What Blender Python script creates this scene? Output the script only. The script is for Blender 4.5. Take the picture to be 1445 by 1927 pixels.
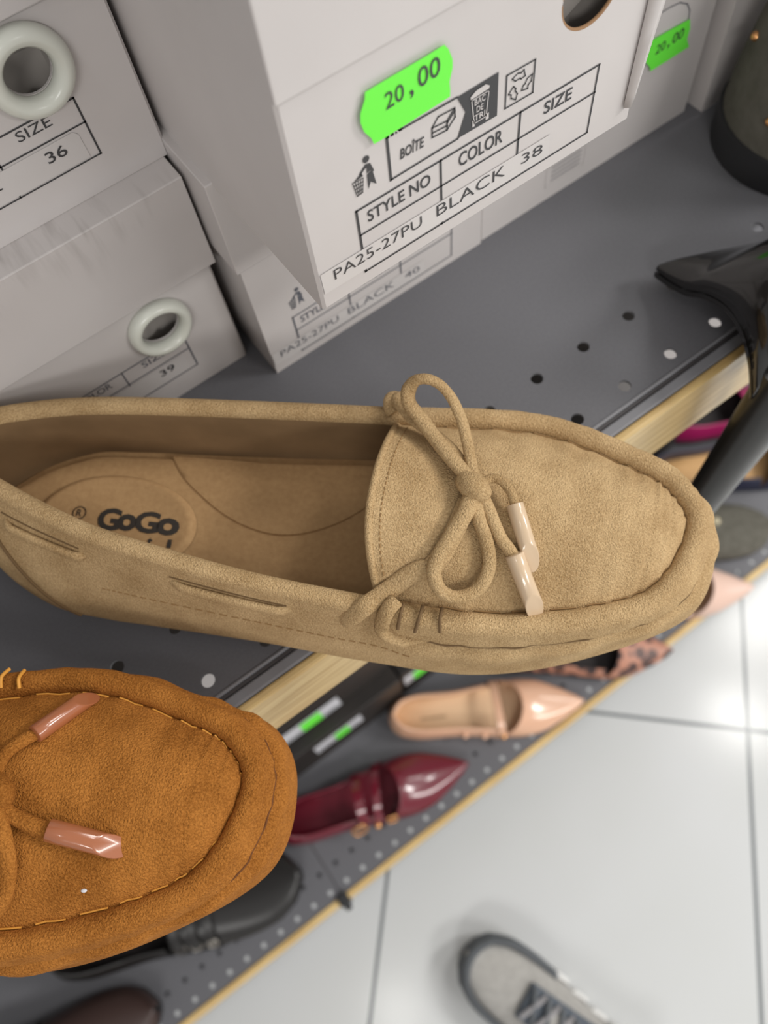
import bpy, bmesh, math, random
from mathutils import Vector, Matrix
random.seed(7)
PI = math.pi
scene = bpy.context.scene
for o in list(bpy.data.objects):
    bpy.data.objects.remove(o)
C = scene.collection

# ------------------------------------------------------------------ camera, world, lights, exposure
F_PX = 1502.0                                   # focal length in pixels of the 1445 x 1927 frame
CAM = Vector((0.0, 0.0, 1.26))                  # held 29 cm above the upper shelf
cam_d = bpy.data.cameras.new('camera')
cam = bpy.data.objects.new('camera', cam_d); C.objects.link(cam)
right = Vector((.80876, -.58143, -.08857)); down = Vector((-.56214, -.71991, -.40710))
right.normalize(); fwd = right.cross(down).normalized(); down = fwd.cross(right).normalized()
R3 = Matrix((right, -down, -fwd)).transposed()
cam.matrix_world = Matrix.Translation(CAM) @ R3.to_4x4()
cam_d.sensor_fit = 'VERTICAL'; cam_d.sensor_height = 36.0; cam_d.sensor_width = 27.0
cam_d.lens = F_PX / 1927 * 36.0
cam_d.clip_start = 0.005
cam_d.dof.use_dof = True
cam_d.dof.focus_distance = 0.232
cam_d.dof.aperture_fstop = 10.5
scene.camera = cam

scene.view_settings.view_transform = 'Standard'
scene.view_settings.look = 'None'
scene.view_settings.gamma = 1.0
scene.view_settings.use_curve_mapping = False
scene.view_settings.exposure = 0.30

world = bpy.data.worlds.new('shop_interior'); scene.world = world
world.use_nodes = True
wn = world.node_tree.nodes['Background']
wn.inputs[0].default_value = (1.0, 0.98, 0.965, 1); wn.inputs[1].default_value = 0.40

def area_lamp(name, loc, size, power, color=(1, .98, .95), aim=None):
    d = bpy.data.lights.new(name, 'AREA'); d.shape = 'RECTANGLE'
    d.size, d.size_y = size; d.energy = power; d.color = color
    o = bpy.data.objects.new(name, d); C.objects.link(o); o.location = loc
    if aim is not None:
        o.rotation_euler = (Vector(aim) - Vector(loc)).to_track_quat('-Z', 'Y').to_euler()
    return o
area_lamp('ceiling_panel', (2.6, -1.3, 2.7), (1.2, 0.6), 70)
area_lamp('ceiling_panel', (1.3, -2.6, 2.7), (1.2, 0.6), 46)
area_lamp('ceiling_panel', (2.3, 0.2, 2.7), (1.2, 0.6), 28)
area_lamp('ceiling_panel', (-1.5, -2.2, 2.7), (1.2, 0.6), 34)
area_lamp('ceiling_spot', (1.46, -0.25, 2.7), (.16, .24), 3.2)
area_lamp('ceiling_spot', (-0.56, -0.28, 2.7), (.12, .18), 1.0)

# ------------------------------------------------------------------ materials
def lin(c):
    return tuple(((v/255)/12.92 if v/255 <= .04045 else ((v/255+.055)/1.055)**2.4) for v in c) + (1,)
def mat(name, rgb, rough=.5, metal=0.0, spec=.5, coat=0.0, sheen=0.0, noise=None, bump=None, rgb2=None, coord='Object', stretch=None):
    """noise = (scale, contrast) mixes rgb and rgb2; bump = (scale, strength, distance)"""
    m = bpy.data.materials.new(name); m.use_nodes = True
    nt = m.node_tree; N = nt.nodes; L = nt.links; p = N['Principled BSDF']
    p.inputs['Base Color'].default_value = lin(rgb); p.inputs['Roughness'].default_value = rough
    p.inputs['Metallic'].default_value = metal; p.inputs['Specular IOR Level'].default_value = spec
    p.inputs['Coat Weight'].default_value = coat; p.inputs['Coat Roughness'].default_value = .06
    if sheen:
        p.inputs['Sheen Weight'].default_value = sheen; p.inputs['Sheen Roughness'].default_value = .5
        p.inputs['Sheen Tint'].default_value = lin(rgb2 or rgb)
    tc = N.new('ShaderNodeTexCoord'); vec = tc.outputs[coord]
    if stretch:
        mp = N.new('ShaderNodeMapping'); mp.inputs['Scale'].default_value = stretch
        L.new(vec, mp.inputs[0]); vec = mp.outputs[0]
    if noise:
        mixes = noise if isinstance(noise, list) else [noise]
        col = None
        for sc, lo, hi in mixes:
            n = N.new('ShaderNodeTexNoise'); n.inputs['Scale'].default_value = sc; n.inputs['Detail'].default_value = 3
            L.new(vec, n.inputs['Vector'])
            r = N.new('ShaderNodeMapRange'); r.inputs[1].default_value = lo; r.inputs[2].default_value = hi
            L.new(n.outputs[0], r.inputs[0])
            if col is None: col = r.outputs[0]
            else:
                a = N.new('ShaderNodeMath'); a.operation = 'ADD'; L.new(col, a.inputs[0]); L.new(r.outputs[0], a.inputs[1])
                h = N.new('ShaderNodeMath'); h.operation = 'MULTIPLY'; h.inputs[1].default_value = .5; L.new(a.outputs[0], h.inputs[0]); col = h.outputs[0]
        mx = N.new('ShaderNodeMix'); mx.data_type = 'RGBA'
        mx.inputs['A'].default_value = lin(rgb); mx.inputs['B'].default_value = lin(rgb2)
        L.new(col, mx.inputs['Factor']); L.new(mx.outputs['Result'], p.inputs['Base Color'])
    if bump:
        n = N.new('ShaderNodeTexNoise'); n.inputs['Scale'].default_value = bump[0]; n.inputs['Detail'].default_value = 2
        L.new(vec, n.inputs['Vector'])
        b = N.new('ShaderNodeBump'); b.inputs['Strength'].default_value = bump[1]; b.inputs['Distance'].default_value = bump[2]
        L.new(n.outputs[0], b.inputs['Height']); L.new(b.outputs[0], p.inputs['Normal'])
    return m
M = {}
M['tan'] = mat('tan_suede', (158, 128, 88), .95, spec=.1, sheen=.2, rgb2=(210, 180, 136), noise=[(70, .3, .7), (1700, .36, .64)], bump=(2000, 1.0, .0009))
M['orange'] = mat('orange_suede', (124, 74, 26), .95, spec=.1, sheen=.2, rgb2=(182, 120, 56), noise=[(70, .3, .7), (1500, .36, .64)], bump=(1800, 1.0, .0009))
M['tan_dark'] = mat('tan_thread', (146, 114, 72), .8)
M['tan_seam'] = mat('tan_seam_cord', (108, 84, 54), .9)
M['orange_row'] = mat('orange_row_thread', (172, 112, 44), .8)
M['orange_seam'] = mat('orange_seam_cord', (96, 54, 16), .9)
M['orange_thread'] = mat('orange_thread', (214, 150, 60), .6)
M['lining'] = mat('tan_lining', (122, 98, 70), .85, spec=.2, rgb2=(134, 108, 78), noise=(60, .3, .7), bump=(1400, .25, .0003))
M['insole'] = mat('tan_insole', (176, 140, 98), .8, spec=.2, rgb2=(188, 152, 108), noise=(500, .3, .7), bump=(1200, .25, .0003))
M['print'] = mat('dark_print', (52, 46, 40), .7)
M['aglet_tan'] = mat('beige_plastic', (203, 178, 148), .22, coat=.5)
M['aglet_orange'] = mat('brown_plastic', (158, 96, 64), .22, coat=.5)
M['rubber'] = mat('tan_rubber', (120, 92, 62), .8)
M['card'] = mat('white_card', (197, 192, 190), .42, spec=.4, rgb2=(205, 200, 198), noise=(18, .3, .7), bump=(40, .05, .002))
M['card_in'] = mat('grey_card_inside', (178, 172, 166), .8)
M['kraft'] = mat('brown_kraft_edge', (150, 116, 84), .9)
M['ink'] = mat('label_ink', (62, 62, 64), .5)
M['ink_light'] = mat('pale_label_ink', (98, 100, 108), .5)
M['strip'] = mat('size_strip_film', (206, 202, 200), .3)
M['green'] = mat('green_sticker', (112, 246, 72), .5)
M['ring'] = mat('white_plastic_ring', (214, 216, 206), .25)
M['shelf'] = mat('grey_shelf_metal', (98, 98, 102), .5, spec=.4, rgb2=(104, 104, 108), noise=(900, .3, .7), bump=(900, .12, .0003))
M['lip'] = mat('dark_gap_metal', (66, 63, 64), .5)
M['trim'] = mat('grey_trim_metal', (128, 128, 132), .4)
M['wood'] = mat('pale_wood_strip', (212, 184, 128), .38, spec=.5, rgb2=(184, 150, 92), noise=(22, .35, .7), stretch=(1, 12, 12))
M['woodend'] = M['wood']
M['blackbox'] = mat('black_card', (38, 35, 33), .5, rgb2=(48, 42, 38), noise=(12, .3, .7))
M['paper'] = mat('label_paper', (205, 205, 210), .6)
M['back'] = mat('grey_back_panel', (92, 92, 96), .6)
M['patent'] = mat('black_patent', (24, 22, 21), .14, spec=.4, coat=.5)
M['heelblack'] = mat('black_heel_cover', (26, 24, 22), .34, spec=.4)
M['blackleather'] = mat('black_leather', (30, 28, 27), .35, bump=(300, .15, .0005))
M['brownleather'] = mat('brown_leather', (62, 46, 42), .4, bump=(250, .15, .0005))
M['red'] = mat('red_patent', (106, 20, 38), .25, coat=.6)
M['nude'] = mat('nude_patent', (218, 172, 142), .25, coat=.5)
M['nudein'] = mat('nude_lining', (222, 188, 152), .6)
M['gold'] = mat('gold_metal', (222, 164, 108), .25, metal=.9)
M['dark'] = mat('dark_lining', (40, 34, 34), .7)
M['greysuede'] = mat('grey_suede', (88, 86, 78), .95, spec=.15, rgb2=(104, 101, 93), noise=(120, .3, .7), bump=(900, .3, .0006))
M['blacksole'] = mat('black_rubber', (40, 40, 42), .55)
M['magenta'] = mat('magenta_leather', (150, 28, 84), .35)
M['navy'] = mat('navy_leather', (38, 40, 60), .4)
M['sneak'] = mat('grey_knit', (158, 156, 152), .9, bump=(500, .3, .0006), rgb2=(172, 170, 166), noise=(150, .3, .7))
M['sneakdark'] = mat('charcoal_rubber', (84, 88, 92), .7)
M['sneaknavy'] = mat('slate_cloth', (94, 102, 112), .85)
M['sneaksole'] = mat('white_foam', (226, 226, 224), .6)
M['lacegrey'] = mat('grey_lace', (140, 138, 140), .9)

def leopard():
    m = bpy.data.materials.new('leopard_print'); m.use_nodes = True
    nt = m.node_tree; N = nt.nodes; L = nt.links; p = N['Principled BSDF']; p.inputs['Roughness'].default_value = .5
    tc = N.new('ShaderNodeTexCoord'); v = N.new('ShaderNodeTexVoronoi'); v.inputs['Scale'].default_value = 62
    L.new(tc.outputs['Object'], v.inputs['Vector'])
    r = N.new('ShaderNodeValToRGB'); e = r.color_ramp.elements
    e[0].position = .18; e[0].color = lin((112, 74, 56)); e[1].position = .28; e[1].color = lin((62, 48, 48))
    a = r.color_ramp.elements.new(.45); a.color = lin((66, 50, 50)); b = r.color_ramp.elements.new(.55); b.color = lin((176, 124, 102))
    L.new(v.outputs['Distance'], r.inputs[0]); L.new(r.outputs[0], p.inputs['Base Color'])
    return m
M['leopard'] = leopard()

def scuffed_card():
    m = M['card'].copy(); m.name = 'white_card_with_rub_marks'; nt = m.node_tree; N = nt.nodes; L = nt.links; p = N['Principled BSDF']
    src = p.inputs['Base Color'].links[0].from_socket; tc = N.new('ShaderNodeTexCoord')
    mp = N.new('ShaderNodeMapping'); mp.inputs['Scale'].default_value = (260, 30, 34); L.new(tc.outputs['Object'], mp.inputs[0])
    n = N.new('ShaderNodeTexNoise'); n.inputs['Scale'].default_value = 1; n.inputs['Detail'].default_value = 4; L.new(mp.outputs[0], n.inputs['Vector'])
    n2 = N.new('ShaderNodeTexNoise'); n2.inputs['Scale'].default_value = 26; L.new(tc.outputs['Object'], n2.inputs['Vector'])
    def ramp(s, a, b):
        r = N.new('ShaderNodeMapRange'); r.inputs[1].default_value = a; r.inputs[2].default_value = b; L.new(s, r.inputs[0]); return r.outputs[0]
    s = N.new('ShaderNodeSeparateXYZ'); L.new(tc.outputs['Object'], s.inputs[0])
    k = [ramp(n.outputs[0], .48, .95), ramp(n2.outputs[0], .50, .68), ramp(s.outputs['Z'], .072, .104)]
    for b in (1, 2):
        q = N.new('ShaderNodeMath'); q.operation = 'MULTIPLY'; L.new(k[0], q.inputs[0]); L.new(k[b], q.inputs[1]); k[0] = q.outputs[0]
    mx = N.new('ShaderNodeMix'); mx.data_type = 'RGBA'; L.new(k[0], mx.inputs['Factor']); L.new(src, mx.inputs['A']); mx.inputs['B'].default_value = lin((108, 100, 94)); L.new(mx.outputs['Result'], p.inputs['Base Color'])
    return m
M['scuffed'] = scuffed_card()

def floor_material():
    m = bpy.data.materials.new('white_floor_tiles'); m.use_nodes = True
    nt = m.node_tree; N = nt.nodes; L = nt.links; p = N['Principled BSDF']
    p.inputs['Roughness'].default_value = .16; p.inputs['Specular IOR Level'].default_value = .5
    tc = N.new('ShaderNodeTexCoord'); mp = N.new('ShaderNodeMapping'); mp.vector_type = 'TEXTURE'
    mp.inputs['Rotation'].default_value = (0, 0, math.radians(46.7)); mp.inputs['Location'].default_value = (TILE0[0], TILE0[1], 0)
    L.new(tc.outputs['Object'], mp.inputs[0])
    s = N.new('ShaderNodeSeparateXYZ'); L.new(mp.outputs[0], s.inputs[0])
    masks = []
    for ax in 'XY':
        d = N.new('ShaderNodeMath'); d.operation = 'DIVIDE'; d.inputs[1].default_value = TILE; L.new(s.outputs[ax], d.inputs[0])
        f = N.new('ShaderNodeMath'); f.operation = 'FRACT'; L.new(d.outputs[0], f.inputs[0])
        q = N.new('ShaderNodeMath'); q.operation = 'SUBTRACT'; q.inputs[1].default_value = .5; L.new(f.outputs[0], q.inputs[0])
        a = N.new('ShaderNodeMath'); a.operation = 'ABSOLUTE'; L.new(q.outputs[0], a.inputs[0])
        g = N.new('ShaderNodeMath'); g.operation = 'GREATER_THAN'; g.inputs[1].default_value = .5 - .0028/TILE; L.new(a.outputs[0], g.inputs[0])
        masks.append(g)
    mxm = N.new('ShaderNodeMath'); mxm.operation = 'MAXIMUM'; L.new(masks[0].outputs[0], mxm.inputs[0]); L.new(masks[1].outputs[0], mxm.inputs[1])
    n = N.new('ShaderNodeTexNoise'); n.inputs['Scale'].default_value = 4; L.new(tc.outputs['Object'], n.inputs[0])
    c = N.new('ShaderNodeMix'); c.data_type = 'RGBA'; c.inputs['A'].default_value = lin((188, 190, 188)); c.inputs['B'].default_value = lin((198, 200, 202)); L.new(n.outputs[0], c.inputs['Factor'])
    k = N.new('ShaderNodeMix'); k.data_type = 'RGBA'; k.inputs['B'].default_value = lin((112, 116, 118)); L.new(c.outputs['Result'], k.inputs['A']); L.new(mxm.outputs[0], k.inputs['Factor'])
    L.new(k.outputs['Result'], p.inputs['Base Color'])
    return m
TILE = .508; TILE0 = (.091, .250)
M['floor'] = floor_material()

# ------------------------------------------------------------------ helpers
def link_mesh(name, bm, material, parent=None, smooth=True):
    me = bpy.data.meshes.new(name); bmesh.ops.recalc_face_normals(bm, faces=bm.faces[:]); bm.to_mesh(me); bm.free()
    for m in (material if isinstance(material, (list, tuple)) else [material]): me.materials.append(m)
    if smooth:
        me.polygons.foreach_set('use_smooth', [True]*len(me.polygons)); me.set_sharp_from_angle(angle=math.radians(58))
    o = bpy.data.objects.new(name, me); C.objects.link(o)
    if parent is not None: o.parent = parent
    return o
def tag(o, label=None, cat=None, group=None, kind=None):
    if label: o['label'] = label
    if cat: o['category'] = cat
    if group: o['group'] = group
    if kind: o['kind'] = kind
    return o
def thing(name, label, cat, loc=(0, 0, 0), rz=0.0, group=None, rot=None):
    o = bpy.data.objects.new(name, None); C.objects.link(o); o.empty_display_size = .02
    o.location = loc; o.rotation_euler = rot or (0, 0, rz)
    return tag(o, label, cat, group)
def bevel(o, w, seg=2, ang=40):
    b = o.modifiers.new('bevel', 'BEVEL'); b.width = w; b.segments = seg; b.limit_method = 'ANGLE'; b.angle_limit = math.radians(ang)
    return o
def solidify(o, t, off=-1):
    s = o.modifiers.new('solid', 'SOLIDIFY'); s.thickness = t; s.offset = off; s.use_even_offset = True
    return o
def subsurf(o, n=1):
    s = o.modifiers.new('sub', 'SUBSURF'); s.levels = n; s.render_levels = n
    return o
def add_box(bm, lo, hi):
    x0, y0, z0 = lo; x1, y1, z1 = hi
    v = [bm.verts.new(p) for p in ((x0,y0,z0),(x1,y0,z0),(x1,y1,z0),(x0,y1,z0),(x0,y0,z1),(x1,y0,z1),(x1,y1,z1),(x0,y1,z1))]
    for f in ((0,3,2,1),(4,5,6,7),(0,1,5,4),(1,2,6,5),(2,3,7,6),(3,0,4,7)): bm.faces.new([v[i] for i in f])
def box_obj(name, lo, hi, m, parent=None, bev=.0):
    bm = bmesh.new(); add_box(bm, lo, hi); o = link_mesh(name, bm, m, parent, smooth=False)
    return bevel(o, bev) if bev else o
def loft(bm, rings, closed_u=True, cap0=False, cap1=False):
    R = [[bm.verts.new(p) for p in r] for r in rings]; n = len(R[0])
    for a, b in zip(R[:-1], R[1:]):
        for i in range(n if closed_u else n-1):
            j = (i+1) % n
            try: bm.faces.new((a[i], a[j], b[j], b[i]))
            except ValueError: pass
    if cap0: bm.faces.new(R[0][::-1])
    if cap1: bm.faces.new(R[-1])
    return R
def cr(p0, p1, p2, p3, t):
    return [0.5*((2*b)+(-a+c)*t+(2*a-5*b+4*c-d)*t*t+(-a+3*b-3*c+d)*t**3) for a, b, c, d in zip(p0, p1, p2, p3)]
def spline(pts, per=8, closed=False):
    n = len(pts); out = []
    segs = n if closed else n-1
    for i in range(segs):
        g = (lambda k: pts[k % n]) if closed else (lambda k: pts[min(max(k, 0), n-1)])
        for s in range(per): out.append(Vector(cr(g(i-1), g(i), g(i+1), g(i+2), s/per)))
    if not closed: out.append(Vector(pts[-1]))
    return out
def at_ring(pts, t):
    n = len(pts); i = math.floor(t)
    return cr(pts[(i-1) % n], pts[i % n], pts[(i+1) % n], pts[(i+2) % n], t-i)
def add_tube(bm, pts, rad, seg=10, flat=1.0, up=Vector((0, 0, 1)), cap=True, end_shear=0.0):
    """pts: list of Vectors; rad: number or list; flat squeezes the section along the up side"""
    pts = [Vector(p) for p in pts]; n = len(pts); rings = []
    for i, p in enumerate(pts):
        t = (pts[min(i+1, n-1)] - pts[max(i-1, 0)]).normalized()
        side = t.cross(up)
        if side.length < 1e-4: side = t.cross(Vector((1, 0, .1)))
        side.normalize(); nn = side.cross(t).normalized()
        r = rad[i] if isinstance(rad, (list, tuple)) else rad
        ring = []
        for k in range(seg):
            a = 2*PI*k/seg
            q = side*(r*math.cos(a)) + nn*(r*flat*math.sin(a))
            if end_shear and i == n-1: q = q - t*(end_shear*math.sin(a)*r)
            ring.append(p+q)
        rings.append(ring)
    loft(bm, rings, True, cap, cap)
def tube_obj(name, pts, rad, m, parent=None, seg=10, flat=1.0, up=Vector((0, 0, 1)), end_shear=0.0):
    bm = bmesh.new(); add_tube(bm, pts, rad, seg, flat, up, True, end_shear)
    return link_mesh(name, bm, m, parent)
def ellipsoid(bm, c, r, rot=None, u=16, v=10):
    mtx = Matrix.Translation(c) @ (rot.to_4x4() if rot else Matrix()) @ Matrix.Diagonal((*r, 1))
    bmesh.ops.create_uvsphere(bm, u_segments=u, v_segments=v, radius=1, matrix=mtx)
def text_verts(body, bold=0.0):
    cu = bpy.data.curves.new('t', 'FONT'); cu.body = body; cu.size = 1; cu.resolution_u = 3; cu.offset = bold
    ob = bpy.data.objects.new('t', cu); C.objects.link(ob)
    dg = bpy.context.evaluated_depsgraph_get(); me = bpy.data.meshes.new_from_object(ob.evaluated_get(dg))
    bpy.data.objects.remove(ob); bpy.data.curves.remove(cu)
    vs = [v.co.copy() for v in me.vertices]; fs = [list(p.vertices) for p in me.polygons]; bpy.data.meshes.remove(me)
    return vs, fs
def add_text(bm, body, u0, u1, v0, v1, place, bold=0.0, slant=0.0, rise=0.0):
    """fits the words into the rectangle u0..u1, v0..v1 of a face; place(u, v) gives the 3D point"""
    vs, fs = text_verts(body, bold)
    xs = [p.x for p in vs]; ys = [p.y for p in vs]; x0, x1, y0, y1 = min(xs), max(xs), min(ys), max(ys)
    nv = []
    for p in vs:
        a = (p.x-x0)/(x1-x0); b = (p.y-y0)/(y1-y0)
        nv.append(bm.verts.new(place(u0+(u1-u0)*a + slant*(v1-v0)*b, v0+(v1-v0)*b + rise*a)))
    for f in fs:
        try: bm.faces.new([nv[i] for i in f])
        except ValueError: pass
def add_poly(bm, pts, place):
    f = bm.faces.new([bm.verts.new(place(*p)) for p in pts]); return f
def add_line(bm, a, b, w, place):
    dx, dy = b[0]-a[0], b[1]-a[1]; l = math.hypot(dx, dy); nx, ny = -dy/l*w/2, dx/l*w/2; ex, ey = dx/l*w/2, dy/l*w/2
    add_poly(bm, [(a[0]-ex+nx, a[1]-ey+ny), (a[0]-ex-nx, a[1]-ey-ny), (b[0]+ex-nx, b[1]+ey-ny), (b[0]+ex+nx, b[1]+ey+ny)], place)
def add_frame(bm, pts, w, place):
    for a, b in zip(pts, pts[1:]+pts[:1]): add_line(bm, a, b, w, place)

# ------------------------------------------------------------------ floor and shelving
bm = bmesh.new(); add_box(bm, (-2.5, -2.5, -.05), (3.0, 1.2, 0)); f = link_mesh('floor', bm, M['floor'], smooth=False); tag(f, kind='structure')
bm = bmesh.new(); add_box(bm, (-2.5, .60, 0), (3.0, .65, 2.9)); w_ = link_mesh('wall_back', bm, mat('white_wall_paint', (206, 204, 200), .7), smooth=False); tag(w_, kind='structure')
ZU = 0.971; ZL = 0.150                           # tops of the upper and the bottom shelf
X0, X1 = -0.9, 1.2
g = thing('shelving_frame', 'grey metal back panel and posts carrying the two shelves', 'shelving', (0, .53, 0))
box_obj('back_panel', (X0, .0, .002), (X1, .012, 1.9), M['back'], g)
for x in (X0+.02, .15, X1-.02): box_obj('post', (x-.015, -.022, 0), (x+.015, 0, 1.9), M['trim'], g, .002)

def perforated(bm, xs, ys, holes, z0, z1, r, seg=20):
    """a sheet split into cells; cells listed in holes get a round hole"""
    for i in range(len(xs)-1):
        for j in range(len(ys)-1):
            a, b, c, d = xs[i], xs[i+1], ys[j], ys[j+1]
            if (i, j) in holes:
                cx, cy = holes[(i, j)]
                angs = sorted([2*PI*k/seg for k in range(seg)] + [math.atan2(v-cy, u-cx) % (2*PI) for u in (a, b) for v in (c, d)])
                ring, outer = [], []
                for g_ in angs:
                    ca, sa = math.cos(g_), math.sin(g_)
                    l_ = min([(b-cx)/ca if ca > 1e-9 else 1e9, (a-cx)/ca if ca < -1e-9 else 1e9, (d-cy)/sa if sa > 1e-9 else 1e9, (c-cy)/sa if sa < -1e-9 else 1e9])
                    ring.append((cx+r*ca, cy+r*sa)); outer.append((cx+l_*ca, cy+l_*sa))
                lev = [([bm.verts.new((*q_, z)) for q_ in ring], [bm.verts.new((*q_, z)) for q_ in outer]) for z in (z1, z0)]
                n = len(angs)
                for k in range(n):
                    m_ = (k+1) % n
                    for rv, ov in lev: bm.faces.new((rv[k], rv[m_], ov[m_], ov[k]))
                    bm.faces.new((lev[0][0][k], lev[0][0][m_], lev[1][0][m_], lev[1][0][k]))
            else:
                for z in (z0, z1): bm.faces.new([bm.verts.new(p) for p in ((a, c, z), (b, c, z), (b, d, z), (a, d, z))])
def make_shelf(name, label, z, yfront, yback, rows, xphase, pitch, r, lo, hi):
    t = thing(name, label, 'shelf', (0, 0, z))
    n0 = math.floor((lo-xphase)/pitch); xs = []; x = xphase+n0*pitch-pitch/2
    while x < hi+pitch: xs.append(x); x += pitch
    ys = [yfront]
    for y in rows: ys += [y-.0062, y+.0062]
    ys.append(yback); holes = {}
    for k in range(len(rows)):
        for i in range(len(xs)-1): holes[(i, 1+2*k)] = ((xs[i]+xs[i+1])/2, rows[k])
    bm = bmesh.new(); perforated(bm, xs, ys, holes, -.0012, 0, r)
    o = link_mesh('perforated_panel', bm, M['shelf'], t, smooth=False)
    return t, xs[0], xs[-1]
sh, a, b = make_shelf('display_shelf', 'upper grey perforated metal shelf holding the white boxes and suede loafers', ZU, .0985, .505, (.1053, .1307), .1421, .02555, .0027, -.85, 1.15)
# the front edge: rolled lip, dark gasket, grey channel and the tall wooden strip
box_obj('rolled_lip', (a, .0972, -.030), (b, .0987, .0006), M['trim'], sh, .0006)
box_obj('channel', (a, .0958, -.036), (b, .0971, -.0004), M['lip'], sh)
box_obj('channel', (a, .0908, -.040), (b, .0957, -.0008), M['trim'], sh, .0008)
box_obj('wood_strip', (a, .0868, -.0465), (b, .0907, -.0012), M['wood'], sh, .0012)
box_obj('back_flange', (a, .48, -.03), (b, .504, -.0013), M['shelf'], sh)
sl, a, b = make_shelf('base_shelf', 'bottom grey perforated shelf near the floor with a row of flat shoes', ZL, .0655, .505, (.0752, .1003), .0, .02525, .0031, -.85, 1.15)
box_obj('wood_strip', (a, .0560, -.040), (b, .0645, .002), M['wood'], sl, .002)
box_obj('front_flange', (a, .0646, -.030), (b, .0655, .0), M['shelf'], sl)
box_obj('kick_plate', (a, .09, -.149), (b, .10, -.0015), M['shelf'], sl)
tag(box_obj('joint_cover', (-.1405-.0006, .066, ZL+.0002), (-.1405+.0006, .30, ZL+.0006), M['lip']), 'thin dark joint line between two bottom shelf plates', 'joint')
t = thing('shelf_clip', 'small dark clip on the wooden edge of the bottom shelf', 'clip', (-.1415, .057, ZL))
box_obj('jaw', (-.007, -.006, -.012), (.007, .010, .006), M['blacksole'], t, .002)
box_obj('tab', (-.004, -.012, -.004), (.004, -.006, .003), M['blacksole'], t, .001)

# ------------------------------------------------------------------ white shoe boxes
def panel_with_hole(bm, x0, x1, z0, z1, cx, cz, r, y, seg=32):
    ring = []; outer = []
    angs = sorted([2*PI*k/seg for k in range(seg)] + [math.atan2(b-cz, a-cx) % (2*PI) for a in (x0, x1) for b in (z0, z1)])
    for a in angs:
        c, s = math.cos(a), math.sin(a)
        t = min([(x1-cx)/c if c > 1e-9 else 1e9, (x0-cx)/c if c < -1e-9 else 1e9, (z1-cz)/s if s > 1e-9 else 1e9, (z0-cz)/s if s < -1e-9 else 1e9])
        ring.append(bm.verts.new((cx+r*c, y, cz+r*s))); outer.append(bm.verts.new((cx+t*c, y, cz+t*s)))
    n = len(angs)
    for i in range(n): bm.faces.new((ring[i], ring[(i+1) % n], outer[(i+1) % n], outer[i]))
def face_out(o):                                 # make sure the front side looks out of the box
    fr = [p for p in o.data.polygons if abs(p.normal.y) > .9 and p.center.y < .05]
    if fr and fr[0].normal.y > 0: o.data.flip_normals()
def shoe_box(label, loc, w, h, lid_z, depth=.27, hole=None, ring=None, lid_over=.0018, rz=0.0, tilt=0.0, group='white shoe boxes stacked on the shelf'):
    """loc is the lower left front corner; x runs along the front, y into the shelf"""
    t = thing('shoe_box', label, 'box', loc, 0, group, rot=(tilt, 0, rz))
    bm = bmesh.new()
    if hole: panel_with_hole(bm, 0, w, 0, h-.002, *hole, 0)
    else: add_poly(bm, [(0, 0), (w, 0), (w, h-.002), (0, h-.002)], lambda u, v: (u, 0, v))
    hh = h-.002
    for q in (((0,0,0),(0,depth,0),(0,depth,hh),(0,0,hh)), ((w,0,0),(w,0,hh),(w,depth,hh),(w,depth,0)), ((0,0,0),(w,0,0),(w,depth,0),(0,depth,0)), ((0,depth,0),(w,depth,0),(w,depth,hh),(0,depth,hh))):
        bm.faces.new([bm.verts.new(p) for p in q])
    bmesh.ops.remove_doubles(bm, verts=bm.verts[:], dist=1e-5)
    body = link_mesh('carton', bm, M['card'], t, smooth=False); face_out(body); solidify(body, .0009, -1)
    bm = bmesh.new(); e = lid_over; a, b, c, d = -e, w+e, -e, depth+e
    for q in (((a,c,h),(b,c,h),(b,d,h),(a,d,h)), ((a,c,lid_z),(b,c,lid_z),(b,c,h),(a,c,h)), ((b,c,lid_z),(b,d,lid_z),(b,d,h),(b,c,h)), ((b,d,lid_z),(a,d,lid_z),(a,d,h),(b,d,h)), ((a,d,lid_z),(a,c,lid_z),(a,c,h),(a,d,h))):
        bm.faces.new([bm.verts.new(p) for p in q])
    bmesh.ops.remove_doubles(bm, verts=bm.verts[:], dist=1e-5)
    lid = link_mesh('lid', bm, M['card'], t, smooth=False); face_out(lid); solidify(lid, .0009, -1); bevel(lid, .0008, 2)
    if hole:                                      # what shows through the finger hole: paper packed around the shoes
        cx, cz, r = hole; d = .007 if ring else .008; bm = bmesh.new(); rows = []
        for i in range(9):
            rows.append([Vector((cx-.028+.007*k, d+.004*math.sin(i*1.7+k*2.3)+.0006*k, max(.004, cz-.03+.0075*i))) for k in range(9)])
        loft(bm, rows, closed_u=False); link_mesh('packing_paper', bm, M['card_in'], t)
    if ring:
        cx, cz, r0, r1 = ring; rings = []
        for k in range(48):
            a = 2*PI*k/48; sec = []
            for m in range(12):
                b = 2*PI*m/12; rad = (r0+r1)/2 + (r1-r0)/2*math.cos(b); y = -.0012-.0042*math.sin(b) if math.sin(b) > 0 else -.0012-.0024*math.sin(b)
                sec.append((cx+rad*math.cos(a), y, cz+rad*math.sin(a)))
            rings.append(sec)
        bm = bmesh.new(); R = loft(bm, rings+[rings[0]]); bmesh.ops.remove_doubles(bm, verts=bm.verts[:], dist=1e-6)
        tag(link_mesh('grommet', bm, M['ring'], t), 'white plastic finger-hole ring')
    return t
face = lambda y: (lambda u, v: (u/1000, y, v/1000))
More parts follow.
